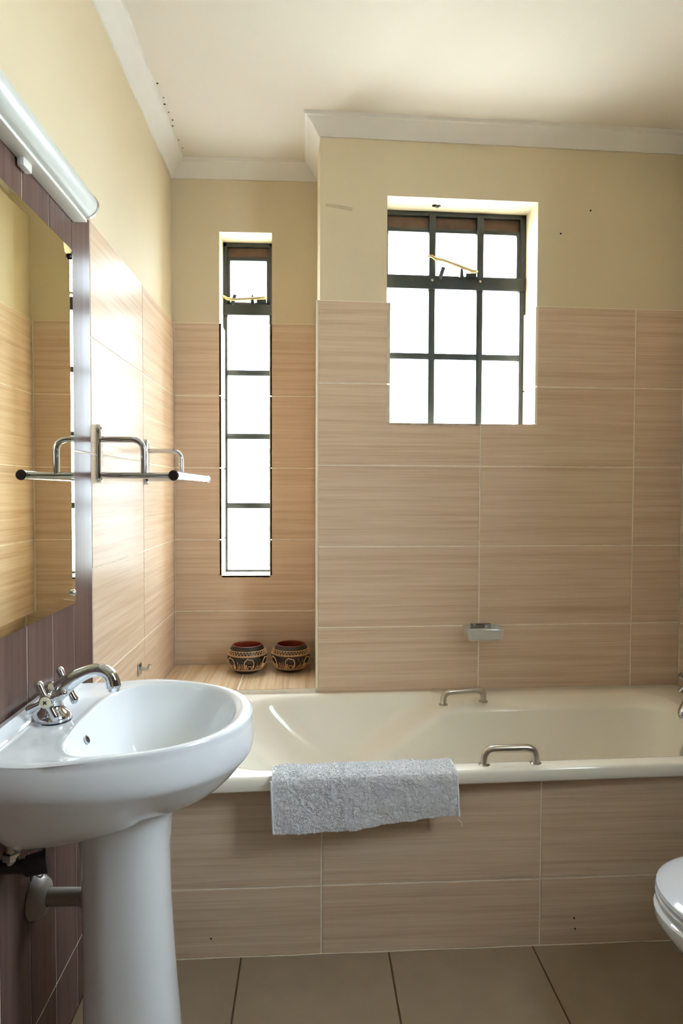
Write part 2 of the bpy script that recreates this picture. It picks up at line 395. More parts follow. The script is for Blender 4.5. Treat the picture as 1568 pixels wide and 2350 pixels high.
# slit window
w1 = tag(empty('window_1', (0, 0, 0)), 'tall narrow black steel slit window with five obscured panes', kind='structure')
fy0, fy1 = YA+.128, YA+.165
x0, x1 = .187, .404
bar(w1, 'window_frame', x0, x0+.018, .897, 2.331, fy0, fy1); bar(w1, 'window_frame', x1-.018, x1, .897, 2.331, fy0, fy1)
bar(w1, 'window_frame', x0, x1, 2.312, 2.331, fy0, fy1); bar(w1, 'window_frame', x0, x1, .897, .914, fy0, fy1)
bar(w1, 'vent_panel', x0+.015, x1-.015, 2.268, 2.314, fy0+.014, fy0+.026, 'frame_brown')
bar(w1, 'glazing_bar', x0+.015, x1-.015, 2.255, 2.272, fy0+.004, fy1)
bar(w1, 'transom', x0, x1, 2.020, 2.066, fy0-.004, fy1)
bar(w1, 'sash_stile', x0+.016, x0+.03, 2.06, 2.26, fy0+.004, fy1-.006); bar(w1, 'sash_stile', x1-.03, x1-.016, 2.06, 2.26, fy0+.004, fy1-.006)
bar(w1, 'sash_rail', x0+.016, x1-.016, 2.062, 2.078, fy0+.004, fy1-.006)
for z in (1.772, 1.497, 1.195): bar(w1, 'glazing_bar', x0+.012, x1-.012, z-.012, z+.012, fy0, fy0+.022)
yy = fy0+.016
for z0, z1 in ((2.07, 2.262), (1.78, 2.03), (1.505, 1.764), (1.203, 1.489), (.908, 1.187)): pane(w1, x0+.012, x1-.012, z0, z1, yy)
stay(w1, x0-.002, x1-.042, 2.088, 2.092, fy0)
# square window over the bath, in the wall's own frame
w2 = tag(empty('window_2', (XC, YR, 0), RZ), 'square black steel window of nine obscured panes over the bath', kind='structure')
g0, g1 = .130, .165
x0, x1 = WB[0], WB[1]; z0, z1 = WB[2], WB[3]
xa, xb = .4515, .6415                     # vertical bars
bar(w2, 'window_frame', x0, x0+.018, z0, z1, g0, g1); bar(w2, 'window_frame', x1-.024, x1, z0, z1, g0, g1)
bar(w2, 'window_frame', x0, x1, z1-.018, z1, g0, g1); bar(w2, 'window_frame', x0, x1, z0, z0+.016, g0, g1)
bar(w2, 'vent_panel', x0+.014, x1-.014, z1-.068, z1-.016, g0+.016, g0+.028, 'frame_brown')
bar(w2, 'glazing_bar', x0+.014, x1-.014, z1-.078, z1-.062, g0+.006, g1)
bar(w2, 'transom', x0, x1, 2.045, 2.097, g0-.004, g1)
for x in (xa, xb):
    bar(w2, 'mullion', x-.013, x+.013, 2.085, z1-.01, g0-.006, g0+.02)
    bar(w2, 'glazing_bar', x-.0125, x+.0125, z0, 2.05, g0, g0+.022)
    MB().lathe([(.006, 0), (.005, .003), (.001, .004)], (x, g0-.004, 2.079), (0,-1,0), 8).build('screw', 'chrome_dull', w2, 40)
bar(w2, 'glazing_bar', x0+.012, x1-.012, 1.774, 1.798, g0+.001, g0+.021)
bar(w2, 'sash_stile', x1-.036, x1-.02, 2.09, 2.275, g0+.004, g1-.006); bar(w2, 'sash_stile', x0+.014, x0+.024, 2.09, 2.275, g0+.004, g1-.006)
cols = [(x0+.012, xa-.006), (xa+.006, xb-.006), (xb+.006, x1-.016)]
for a, b in cols:
    for c, d in ((2.09, 2.268), (1.792, 2.05), (z0+.01, 1.779)): pane(w2, a, b, c, d, g0+.016)
w3 = tag(empty('window_3', (XR, 0, 0)), 'black steel window with six obscured panes in the toilet wall', kind='structure')
for (a, b, c, d) in ((W3[0], W3[0]+.02, W3[2], W3[3]), (W3[1]-.02, W3[1], W3[2], W3[3]), (W3[0], W3[1], W3[3]-.02, W3[3]), (W3[0], W3[1], W3[2], W3[2]+.02)):
    MB().box(.13, .165, a, b, c, d, .002).build('window_frame', 'frame_black', w3, 40)
ym = [W3[0], .64, W3[1]]; zm = [W3[2], 1.69, 1.96, W3[3]]
for q in ym[1:-1]: MB().box(.13, .155, q-.01, q+.01, W3[2], W3[3], .002).build('mullion', 'frame_black', w3, 40)
for q in zm[1:-1]: MB().box(.131, .154, W3[0], W3[1], q-.01, q+.01, .002).build('glazing_bar', 'frame_black', w3, 40)
for a, b in zip(ym[:-1], ym[1:]):
    for c, d in zip(zm[:-1], zm[1:]): MB().box(.145, .149, a+.008, b-.008, c+.008, d-.008).build('pane', 'pane_obscure', w3)
stay(w2, .438, .612, 2.158, 2.112, g0-.004)
h = MB().tube([(.440, .075, z1-.001), (.448, .068, z1-.004), (.458, .078, z1-.004), (.468, .07, z1-.001)], .005, 7).build('hook_stub', 'rubber_black', w2, 50)
# ------------------------------------------------------------------ bath surround: tiled front panel and ledges
bs = tag(empty('bath_apron', (0, 0, 0)), 'beige wood-grain tiled bath apron standing on the floor below the towel', 'bath apron')
PS = .015; prz = math.atan(PS)
PY = lambda x: 1.80+PS*(x-.6)
y0, y1 = PY(0), PY(XR)
def slanted(mb, xa, xb, d0, d1, za, zb):
    return mb.add([(xa,PY(xa)+d0,za),(xb,PY(xb)+d0,za),(xb,PY(xb)+d1,za),(xa,PY(xa)+d1,za),(xa,PY(xa)+d0,zb),(xb,PY(xb)+d0,zb),(xb,PY(xb)+d1,zb),(xa,PY(xa)+d1,zb)],
        [(0,3,2,1),(4,5,6,7),(0,1,5,4),(1,2,6,5),(2,3,7,6),(3,0,4,7)])
slanted(MB(), .002, XR-.002, PROUD, .012, .0005, .4755).build('grout_bed', 'grout_cream', bs)
rp = [(a, b, c, d) for c, d in ((.0005, .190), (.190, .4765)) for a, b in ((.002, .597), (.597, 1.203), (1.203, 1.803), (1.803, XR-.002))]
tiles(bs, 'tile_beige', (0, y0+.005, 0), (1, PS, 0), (0,0,1), (0,-1,0), rp)
MB().tube([(x, PY(x)-.001+.001*math.sin(x*40), .4765+.0015*math.sin(x*31)) for x in [i*.02 for i in range(10, 99)]], .0022, 6).build('caulk_line', 'caulk', bs, 60)
MB().tube([(x, PY(x)-.0005, .0012+.0004*math.sin(x*23)) for x in [i*.02 for i in range(1, 99)]], .0015, 6).build('caulk_line', 'trim_cream', bs, 60)
for (x, z) in ((1.30, .075), (1.303, .045), (.30, .055)): MB().lathe([(.0025, 0), (.0025, .0012), (.0002, .0014)], (x, PY(x), z), (0,-1,0), 8).build('speck', 'hole_dark', bs)
lg = tag(empty('alcove_ledge', (0, 0, 0)), 'beige tiled ledge under the slit window in the alcove', 'ledge')
YB = lambda x: YR+SK*(x-XC)+.0008
MB().prism([(.002, YB(.002)), (XC-.001, YB(XC)), (XC-.001, YA-.001), (.002, YA-.001)], .0005, .531-PROUD).build('ledge_core', 'grout_cream', lg)
for xa_, xb_ in ((.002+G, .30-G), (.30+G, XC-.003)):
    MB().prism([(xa_, YB(xa_)-.0005), (xb_, YB(xb_)-.0005), (xb_, YA-.002), (xa_, YA-.002)], .531-PROUD, .531).build('tile', 'tile_ledge', lg)
lg = tag(empty('side_ledge', (0, 0, 0)), 'beige tiled ledge between basin wall and head end of the bath', 'ledge')
MB().box(.002, .176, PY(.2)+.016, 2.455, 0.0005, .531-PROUD).build('ledge_core', 'grout_cream', lg)
tiles(lg, 'tile_ledge', (0,0,.526), (1,0,0), (0,1,0), (0,0,1), [(.002, .178, 2.15, 2.455), (.002, .178, PY(0)+.012, 2.15)], .005)
# ------------------------------------------------------------------ bathtub
def rrect(x0, x1, y0, y1, r, n=14, m=10, rl=None):
    rl = rl or r; pts = []
    def arc(cx, cy, R, a0): return [(cx+R*math.cos(a0+PI/2*k/m), cy+R*math.sin(a0+PI/2*k/m)) for k in range(m+1)]
    C = [(x1-r, y0+r, r, -PI/2), (x1-r, y1-r, r, 0), (x0+rl, y1-rl, rl, PI/2), (x0+rl, y0+rl, rl, PI)]
    A = [arc(*c) for c in C]; N = [n, 3*n, n, 3*n]
    for i in range(4):
        pts += A[i]; a = A[i][-1]; b = A[(i+1) % 4][0]
        for k in range(1, N[i]): t = k/N[i]; pts.append((a[0]+(b[0]-a[0])*t, a[1]+(b[1]-a[1])*t))
    return pts
BX0, BX1, BY0, BY1, BZ = .19, 1.990, 1.745, YR-.002, .516
sh = lambda p, z: (p[0], p[1]+SK*(p[0]-XC)*(1 if True else 0), z)
R = []
for (d, z, r) in ((.012, .478, .02), (.004, .478, .02), (0, .484, .024), (0, .507, .026), (.003, .513, .026), (.009, .516, .026)):
    R.append([sh(p, z) for p in rrect(BX0+d, BX1-d, BY0+d, BY1-d, r)])
def inner(d, z):
    t = max(0, (.512-z)/.36)                       # 0 at the rim, 1 at the floor
    xl = .295+d+.02*t+.40*t**1.5; xr = 1.845-d-.10*t; yn = 1.800+d+.07*t+.05*t*t; yf = BY1-.040-d-.07*t-.05*t*t
    pts = rrect(xl, xr, yn, yf, .10+.02*t, rl=.17+.03*t); out = []
    for x, y in pts:
        yc = (yn+yf)/2
        if y > yc:
            zs = .530-.24*(max(0, min(1, (1.06-x)/.42)))         # arm rest shelf slopes away to the left
            k = sst(zs+.02, zs-.045, z)*sst(.66, .86, x)
            y -= .115*k*sst(yc, yc+.1, y)
        out.append(sh((x, y), z))
    return out
R.append(inner(-.012, .516)); R.append(inner(-.004, .5145)); R.append(inner(.002, .508)); R.append(inner(.006, .498))
zz = .486
while zz > .16: R.append(inner(.008, zz)); zz -= .006
R.append(inner(.03, .150)); R.append(inner(.09, .145))
bt = tag(empty('bathtub', (0,0,0)), 'cream white built-in bathtub with armrest and broad rim', 'bathtub')
MB().rings(R, False, True).build('tub', 'bath_acrylic', bt, 50)
def grab(name_y, pts, label):
    o = MB().tube(fillet(pts, .03, 8), .0105, 14).build('grab_handle', 'chrome_dull', bt, 60); o['label'] = label
    for p in (pts[0], pts[-1]): MB().lathe([(.016, 0), (.016, .003), (.011, .005)], (p[0], p[1], p[2]), (0,0,1), 16).build('collar', 'chrome_dull', o, 40)
grab(0, [(1.030, 2.318, .514), (1.030, 2.312, .560), (1.180, 2.345, .560), (1.180, 2.352, .514)], 'satin metal grab handle on the wall side of the tub')
grab(0, [(1.040, 1.800, .514), (1.040, 1.800, .558), (1.184, 1.806, .558), (1.184, 1.806, .514)], 'satin metal grab handle on the panel side of the tub')
MB().lathe([(.036, 0), (.036, .004), (.028, .006), (.006, .006)], (1.55, 2.12, .145), (0,0,1), 20).build('drain', 'chrome', bt, 40)
# bath mixer on the tap-end rim
bm_ = tag(empty('bath_mixer', (1.9, 2.2, .516)), 'chrome bath mixer tap on the rim at the far end', 'tap'); bm_.location = (0,0,0)
MB().tube([(1.935, 2.02, .568), (1.935, 2.34, .568)], .020, 16).build('body', 'chrome', bm_, 50)
for y in (2.06, 2.30): MB().lathe([(.028, 0), (.028, .006), (.016, .014), (.015, .06)], (1.935, y, .513+.0), (0,0,1), 16).build('leg', 'chrome', bm_, 40)
MB().tube(bez((1.935, 2.16, .58), (1.85, 2.15, .59), (1.795, 2.14, .59), (1.788, 2.138, .528)), [.016]*9+[.0165, .0165, .018, .018], 16).build('spout', 'chrome', bm_, 60)
MB().lathe([(.012, 0), (.012, .008), (.016, .008)], (1.788, 2.138, .517), (0,0,1), 14).build('aerator', 'chrome', bm_, 40)
for y, s in ((2.345, 1), (2.015, -1)):
    hd = MB().lathe([(.016, 0), (.02, .012), (.014, .03), (.003, .034)], (1.935, y, .568), (0, s, 0), 16).build('handle', 'chrome', bm_, 40)
    for k in range(4):
        a = PI/4+k*PI/2; c = Vector((1.935, y+s*.02, .568))
        MB().tube([c, c+Vector((math.cos(a)*.045, 0, math.sin(a)*.045))], [.007, .010], 10).build('spoke', 'chrome', hd, 60)
# ------------------------------------------------------------------ towel over the tub rim
def towel():
    nx, ns = 240, 150
    prof = [(1.868, .40), (1.822, .505), (1.806, .519), (1.775, .5225), (1.750, .521), (1.7345, .514), (1.731, .50), (1.733, .44), (1.735, .37)]
    P = [Vector((0, a, b)) for a, b in prof]; seg = [0]
    for a, b in zip(P[:-1], P[1:]): seg.append(seg[-1]+(b-a).length)
    def at(s):
        s = max(0, min(seg[-1], s))
        for i in range(len(P)-1):
            if s <= seg[i+1]: return P[i].lerp(P[i+1], (s-seg[i])/(seg[i+1]-seg[i]))
        return P[-1]
    mb = MB(); top = []
    for i in range(nx+1):
        u = i/nx
        L = seg[-1]-.032*sst(.25, 1, u)+.0015*math.sin(u*17)+.001*math.sin(u*61)
        row = []
        for j in range(ns+1):
            v = j/ns; s = L*v
            p = at(s); q = at(s+.004); r = at(s-.004); t = (q-r).normalized(); n = Vector((0, t.z, -t.y))
            if n.z < 0 and n.y > 0: n = -n
            x = .463+(.952-.463)*u+.003*math.sin(v*9)*(1 if u > .5 else 0)+.006*v*(1-u)+.006*v*u
            c = Vector((x*1.0, s, 0))
            d = .0022*noise.noise(c*40)+.0020*noise.noise(c*120)+.0014*noise.noise(c*330)
            d += .004*noise.noise(Vector((x*14, s*9, 3)))
            e = min(u, 1-u)*.489
            if e < .008: d *= .2
            p = p+n*(d+.004) if n.length else p
            p.x = x; p.y += SK*(x-XC)
            row.append(p)
        top.append(row)
    n1 = ns+1
    vs = [p for r in top for p in r]
    fs = [(i*n1+j, i*n1+j+1, (i+1)*n1+j+1, (i+1)*n1+j) for i in range(nx) for j in range(ns)]
    mb.add(vs, fs)
    pile = MB(); rnd = random.Random(3)
    for _ in range(15000):
        i = rnd.randint(2, nx-3); j = rnd.randint(2, ns-1)
        a, b, c = top[i][j], top[i+1][j], top[i][j-1]
        n = (c-a).cross(b-a).normalized()
        if n.y > 0 and n.z < .5: n = -n
        if n.z < -.2: n = -n
        p = a+(b-a)*rnd.random()+(c-a)*rnd.random()
        t = Vector((rnd.uniform(-1, 1), rnd.uniform(-1, 1), rnd.uniform(-1, 1))); t = (t-n*t.dot(n)).normalized(); w = n.cross(t)
        h = rnd.uniform(.0020, .0040); q = rnd.uniform(.001, .004); r = .0013
        R = [[p-n*.001+(t*math.cos(k*2.094)+w*math.sin(k*2.094))*r for k in range(3)],
             [p+n*h*.7+t*q*.4+(t*math.cos(k*2.094)+w*math.sin(k*2.094))*r for k in range(3)],
             [p+n*h*.8+t*q*1.3+(t*math.cos(k*2.094)+w*math.sin(k*2.094))*r*.6 for k in range(3)]]
        pile.rings(R, False, True)
    return mb, pile
tw = tag(empty('bath_towel', (0,0,0)), 'folded white terry towel hanging over the bathtub rim', 'towel')
tm, tp = towel(); tb = tm.build('terry_cloth', 'towel_white', tw, 180)
tag(tp.build('terry_pile', 'towel_white', tw, 180), kind='stuff')
so = tb.modifiers.new('thickness', 'SOLIDIFY'); so.thickness = .006; so.offset = -1
MB().tube([(.955, 1.748, .403), (.958, 1.745, .392), (.966, 1.745, .384), (.969, 1.748, .372)], .0007, 5).build('loose_thread', 'towel_white', tw)
for x in (.4645, .9535):
    MB().tube([(x+.006*t, 1.7275+SK*(x-XC), .512-(.135 if x < .7 else .11)*t) for t in [k/10 for k in range(11)]], .0028, 6).build('hem', 'towel_white', tw, 60)
# ------------------------------------------------------------------ glass soap dish on the bath wall
sd = tag(empty('soap_dish', (XC, YR, 0), RZ), 'clear glass soap dish fixed to the bath wall', 'soap dish')
xs0, xs1 = (1.136-XC), (1.275-XC); zt = .760
Rk = []
for (d, z) in ((.014, .712), (.004, .720), (0, zt), (.006, zt), (.008, .726), (.018, .722)):
    Rk.append([(x, y, z) for x, y in rrect(xs0+d, xs1-d, -.092+d, -.010-d*.3, .016, 4, 5)])
MB().rings(Rk).build('dish', 'soap_glass', sd, 40)
MB().box(xs0+.03, xs1-.03, -.014, 0, .735, .765, .003).build('wall_bracket', 'chrome', sd, 40)
MB().tube(fillet([(xs0+.004, -.004, .757), (xs0-.002, -.05, .757), (xs0+.01, -.095, .757), (xs1-.01, -.095, .757), (xs1+.002, -.05, .757), (xs1-.004, -.004, .757)], .015), .0018, 8).build('wire_ring', 'chrome', sd, 60)
# ------------------------------------------------------------------ carved bowls on the ledge
ELE = [(0,.45),(.02,.2),(.05,.03),(.10,.04),(.09,.25),(.13,.42),(.21,.42),(.22,.04),(.33,.04),(.36,.30),(.62,.30),(.64,.04),(.75,.04),(.78,.42),(.86,.10),(.88,.14),(.83,.62),(.70,.88),(.42,.92),(.30,.98),(.17,.86),(.06,.74)]
BP = [(.040, 0), (.050, .004), (.066, .022), (.077, .045), (.080, .062), (.076, .082), (.069, .096), (.062, .106), (.060, .110)]
def brad(h):
    for (r0, h0), (r1, h1) in zip(BP[:-1], BP[1:]):
        if h <= h1: return r0+(r1-r0)*(h-h0)/(h1-h0)
    return BP[-1][0]
def carved_bowl(loc, rz, label, accent, scale=1.0):
    b = empty('carved_bowl', loc, rz); b.scale = (scale,)*3
    tag(b, label, 'bowl', 'carved bowls on the alcove ledge')
    pr = []
    for k in range(41):
        h = .110*k/40; pr.append((brad(h), h))
    MB().lathe([(.001, 0)]+pr, n=48).build('body', 'wood_black', b, 50)
    MB().lathe([(.060, .110), (.056, .111), (.054, .106), (.062, .09), (.068, .06), (.05, .02), (.001, .015)], n=48).build('lining', 'wood_red', b, 50)
    on = lambda a, h: ((brad(h)+.0006)*math.cos(a), (brad(h)+.0006)*math.sin(a), h)
    for h in (.0165, .0215, .0745, .0785, .0935):
        MB().tube([on(2*PI*k/64, h) for k in range(65)], .0012, 5, False).build('carved_ring', 'carve_buff', b, 60)
    MB().tube([on(2*PI*k/72, .0805 if k % 2 else .0915) for k in range(73)], .0012, 5, False).build('zigzag_band', 'carve_buff', b)
    for q in range(6):
        a0 = q*2*PI/6+.1; wd = .60
        pts = [on(a0+wd*x, .024+.045*y) for x, y in ELE]+[on(a0+wd*ELE[0][0], .024+.045*ELE[0][1])]
        MB().tube(pts, .0016, 5, False).build('animal_carving', 'carve_buff', b)
        a1 = a0+wd+.05; zg = []
        for k in range(7): zg.append(on(a1+.34*k/6, .024 if k % 2 == 0 else .046+.022*random.random()))
        MB().tube(zg, .0016, 5, False).build('grass_carving', 'carve_buff', b)
    return b
carved_bowl((.312, 2.722, .531), .35, 'carved dark bowl with animals standing below the slit window, further from corner', 0, 1.0)
carved_bowl((.487, 2.735, .531), 1.2, 'carved dark bowl with animals standing close to the alcove corner', 1, .985)
# ------------------------------------------------------------------ basin on pedestal
bas = tag(empty('pedestal_basin', (0,0,0)), 'white ceramic pedestal wash basin on the mauve tiled wall', 'wash basin')
YC = 1.325; NB = 112
BCX = .275
def outline(s, a):
    """distance from (BCX,YC) to the outer edge in direction a; D shape: flat back, elliptical front"""
    c, sn = math.cos(a), math.sin(a)
    def inside(x, y):
        if x < .003: return False
        hw = .243
        if x < .12: hw = .243-.012*((.12-x)/.12)**2; return abs(y) < hw
        u = (x-.12)/.332; return u < 1 and abs(y) < hw*(1-u**2.15)**(1/2.15)
    lo, hi = 0, .6
    for _ in range(26):
        mid = (lo+hi)/2
        if inside(BCX+c*mid, sn*mid): lo = mid
        else: hi = mid
    return lo*s
def bowl_r(a):
    c, sn = math.cos(a), math.sin(a)
    def inside(x, y):
        if x < .126: return False
        u = (x-.215)/.203
        if u < 0: u = (.215-x)/.089; return abs(u) < 1 and abs(y) < .207*(1-abs(u)**3.0)**(1/3.0)
        return u < 1 and abs(y) < .207*(1-u**2.15)**(1/2.15)
    lo, hi = 0, .5
    for _ in range(26):
        mid = (lo+hi)/2
        if inside(BCX+c*mid, sn*mid): lo = mid
        else: hi = mid
    return lo
AN = [2*PI*k/NB for k in range(NB)]
OR = [outline(1, a) for a in AN]; IR = [bowl_r(a) for a in AN]
def bp(a, r, z): return (max(.002, BCX+math.cos(a)*r), YC+math.sin(a)*r, z)
DECK = .815
def deckz(a, r, t):
    x = BCX+math.cos(a)*r
    z = DECK
    side = sst(.10, .24, x)                                   # crest fades to the deck near the wall
    z += .013*(side*sst(-.5, .45, t)+(1-side)*.45*sst(.35, .8, t))-.004*sst(.85, 1.0, t)
    z += .0035*math.exp(-((t-.02)/.06)**2)*(1-side)
    z += .020*sst(.034, .022, x)
    return z
R = []
for t in (0, .03, .08, .15, .25, .35, .45, .55, .65, .73, .80, .86, .91, .95, .975):
    ring = []
    for k, a in enumerate(AN):
        r = IR[k]+(OR[k]-IR[k])*t; ring.append(bp(a, r, deckz(a, r, t)))
    R.append(ring)
inn = []
for (s, dz) in ((.05, .131), (.12, .1305), (.25, .128), (.40, .122), (.55, .110), (.68, .093), (.78, .072), (.86, .050), (.92, .030), (.96, .015), (.985, .005)):
    inn.append([bp(a, IR[k]*s, DECK-dz+(deckz(a, IR[k], 0)-DECK)*sst(.3, .97, s)) for k, a in enumerate(AN)])
out = []
PCX, PCY = .212, YC
for (s, z, w) in ((.99, .818, 0), (1.0, .808, 0), (1.008, .795, 0), (1.010, .78, 0), (1.005, .767, 0), (.994, .758, 0), (.978, .752, .0), (.955, .747, .0), (.90, .735, .0), (.82, .716, .02), (.73, .698, .06), (.63, .682, .12), (.52, .668, .25), (.42, .658, .5), (.34, .652, .8), (.24, .65, 1.0)):
    ring = []
    for k, a in enumerate(AN):
        se = s+(1-s)*.55*max(0, -math.cos(a))**.5 if z < .75 else s
        x, y, _ = bp(a, OR[k]*se, z)
        zd = z-.075*max(0, .30-x)*sst(.76, .68, z)
        ring.append((x+(PCX-BCX)*w, y, zd) if x > .003 else (x, y, zd))
    out.append(ring)
MB().rings(inn+R+out).build('basin', 'ceramic', bas, 60)
# pedestal
def pring(cx, hx, hy, z, e=2.6, n=56):
    o = []
    for k in range(n):
        a = 2*PI*k/n; c, s_ = math.cos(a), math.sin(a)
        o.append((cx+hx*math.copysign(abs(c)**(2/e), c), YC+hy*math.copysign(abs(s_)**(2/e), s_), z))
    return o
PR = [pring(.222, .106, .112, 0), pring(.222, .106, .112, .02), pring(.220, .098, .103, .06), pring(.217, .091, .094, .16), pring(.212, .085, .087, .30), pring(.207, .081, .083, .45), pring(.205, .081, .084, .56), pring(.206, .086, .090, .62), pring(.209, .094, .100, .665), pring(.209, .090, .096, .668)]
MB().rings(PR).build('pedestal', 'ceramic', bas, 50)
MB().lathe([(.024, 0), (.024, .003), (.016, .004), (.004, .002)], (BCX, YC, DECK-.129), (0,0,1), 20).build('drain', 'chrome', bas, 40)
ov = MB().lathe([(.0085, .0), (.0085, .003), (.006, .0035), (.006, .001)], (.1405, YC-.035, .786), (.9, 0, .45), 16).build('overflow_ring', 'chrome', bas, 40)
MB().lathe([(.006, .0022), (.0005, .0022)], (.1405, YC-.035, .786), (.9, 0, .45), 16).build('overflow_hole', 'hole_dark', bas)
# ------------------------------------------------------------------ basin mixer
fx = tag(empty('basin_mixer', (0,0,0)), 'chrome basin mixer with cross handles and swan spout', 'tap')
FX, FY, FZ = .066, 1.320, .816
MB().lathe([(.034, 0), (.035, .004), (.034, .010), (.028, .018), (.0215, .024), (.0195, .032), (.021, .044), (.0225, .056), (.020, .066), (.012, .072), (.001, .074)], (FX, FY, FZ), (0,0,1), 32).build('body', 'chrome', fx, 50)
MB().lathe([(.036, -.003), (.036, .0015), (.033, .0015)], (FX, FY, FZ), (0,0,1), 32).build('gasket', 'rubber_black', fx)
sp = bez((FX+.002, FY, FZ+.046), (FX+.045, FY+.002, FZ+.092), (FX+.112, FY+.003, FZ+.122), (FX+.117, FY+.003, FZ+.062), 18)
MB().tube(sp, [.020-.0072*sst(0, 9, k) for k in range(16)]+[.013, .0138, .0138], 18).build('spout', 'chrome', fx, 60)
MB().lathe([(.011, -.008), (.0115, 0), (.0138, .0), (.0138, .004)], tuple(sp[-1]), (0,0,1), 16).build('aerator', 'chrome', fx, 40)
for s in (-1, 1):
    y0 = FY+s*.016; hc = Vector((FX+.010, FY+s*.052, FZ+.052))
    MB().tube([(FX+.006, y0, FZ+.05), (FX+.010, FY+s*.045, FZ+.052)], [.0145, .0115], 16).build('valve_neck', 'chrome', fx, 50)
    hd = MB().lathe([(.012, -.010), (.0145, -.004), (.0135, .004), (.012, .0075), (.0105, .0078)], hc, (0, s, 0), 20).build('cross_handle', 'chrome', fx, 50)
    for k in range(4):
        a = .45+k*PI/2; d = Vector((math.cos(a), 0, math.sin(a)))
        MB().tube([hc+d*.009, hc+d*.020, hc+d*.033, hc+d*.039, hc+d*.041], [.0078, .0065, .0085, .0072, .002], 12).build('spoke', 'chrome', hd, 60)
    bt_ = MB().lathe([(.0105, .0070), (.0100, .0092), (.0005, .0098)], hc, (0, s, 0), 20).build('button', 'button_cream', hd, 40)
    for a in (PI/4, -PI/4):
        d = Vector((math.cos(a), 0, math.sin(a)))*.0042; c = hc+Vector((0, s*.0098, 0))
        MB().tube([c-d, c+d], .0011, 6).build('button_mark', 'hole_dark', hd)
# ------------------------------------------------------------------ plumbing under the basin
wp = tag(empty('waste_pipe', (0,0,0)), 'grey plastic waste pipe with round wall flange below the basin', 'pipe')
c0 = Vector((0.001, 1.385, .428))
MB().lathe([(.043, 0), (.043, .004), (.040, .016), (.033, .026), (.022, .030), (.019, .030)], c0, (1,0,0), 32).build('wall_flange', 'pvc_grey', wp, 40)
MB().tube([c0+Vector((.02,0,0)), c0+Vector((.118,-.004,.0))], .0175, 20).build('pipe', 'pvc_grey', wp, 50)
MB().lathe([(.018, 0), (.023, .003), (.023, .02), (.026, .024), (.026, .034)], c0+Vector((.098,-.003,0)), (1,0,0), 20).build('coupling', 'pvc_grey', wp, 40)
av = tag(empty('angle_valve', (0,0,0)), 'black angle valve with hose and loose cable under the basin', 'valve')
c1 = Vector((.0, 1.195, .597))
MB().lathe([(.028, 0), (.028, .003), (.014, .010)], c1, (1,0,0), 20).build('rosette', 'chrome_dull', av, 40)
MB().tube([c1, c1+Vector((.055,0,0))], .012, 14).build('body', 'rubber_black', av, 50)
MB().lathe([(.008, 0), (.015, .002), (.015, .014), (.009, .017)], c1+Vector((.04,0,.012)), (0,0,1), 6).build('nut', 'chrome', av)
MB().tube([c1+Vector((.04,0,0)), c1+Vector((.04,0,.075))], .010, 12).build('outlet', 'chrome_dull', av, 50)
MB().tube([c1+Vector((.055,-.0,0)), c1+Vector((.062,.0,0)), c1+Vector((.066,.0,0)), c1+Vector((.098,.01,.004))], [.013, .013, .018, .021], 10).build('knob', 'rubber_black', av, 40)
MB().tube(bez(c1+Vector((.04,0,.07)), c1+Vector((.04,0,.12)), c1+Vector((.07,.03,.12)), c1+Vector((.10,.06,.16))), .007, 10).build('hose', 'chrome_dull', av, 60)
MB().tube(bez(c1+Vector((.085,.012,0)), c1+Vector((.085,.06,.03)), c1+Vector((.06,.10,.06)), c1+Vector((.05,.12,.075))), .0028, 8).build('cable', 'rubber_black', av, 60)
MB().tube(bez(c1+Vector((.09,.012,-.004)), c1+Vector((.09,.02,-.06)), c1+Vector((.03,.1,-.05)), c1+Vector((.012,.16,-.11))), .0016, 6).build('wire', 'plastic_white', av, 60)
# ------------------------------------------------------------------ mirror
mi = tag(empty('wall_mirror', (0,0,0)), 'large frameless mirror with sloped edges on the mauve tiles above the basin', 'mirror')
my0, my1, mz0, mz1 = .93, 1.628, .992, 1.822
bv = .022; Rm = []
for (d, x) in ((0, .003), (0, .0065), (bv, .0078)): Rm.append([(x, my0+d, mz0+d), (x, my1-d, mz0+d), (x, my1-d, mz1-d), (x, my0+d, mz1-d)])
MB().rings(Rm).build('glass', 'mirror', mi)
MB().box(.0005, .0029, my0+.004, my1-.004, mz0+.004, mz1-.004).build('backing', 'mirror_back', mi)
for z in (mz0+.028, mz1-.022): MB().lathe([(.007, -.002), (.0075, .003), (.005, .006), (.0005, .0065)], (.0085, my1-.022, z), (1,0,0), 14).build('fixing_screw', 'dark_cap' if z > 1.5 else 'chrome', mi, 40)
# ------------------------------------------------------------------ strip light above the mirror
sl = tag(empty('strip_light', (0,0,0)), 'white fluorescent strip light fitting above the mirror', 'light fitting')
ly0, ly1 = .62, 1.655; lz = 1.930
MB().box(.0005, .033, ly0, ly1, 1.897, 1.950, .002).build('spine', 'plastic_white', sl, 40)
def hr(y, sc=1.0):
    return [(.031+.030*sc*math.cos(a), y, lz+.004+.030*sc*math.sin(a)) for a in [-PI/2+PI*k/18 for k in range(19)]]
MB().rings([hr(ly0+.01), hr(ly1-.012)]).build('diffuser', 'diffuser', sl, 50)
MB().rings([hr(ly1-.012, 1.04), hr(ly1-.002, 1.04), hr(ly1+.001, .92)]).build('end_cap', 'chrome_dull', sl, 50)
MB().rings([hr(ly0, 1.03), hr(ly0+.012, 1.03)]).build('end_cap', 'chrome_dull', sl, 50)
MB().box(.004, .018, 1.335, 1.375, 1.880, 1.90, .004).build('rocker_switch', 'plastic_white', sl, 40)
MB().box(.0262, .0268, 1.43, 1.46, 1.906, 1.914).build('rating_mark', 'frame_brown', sl)
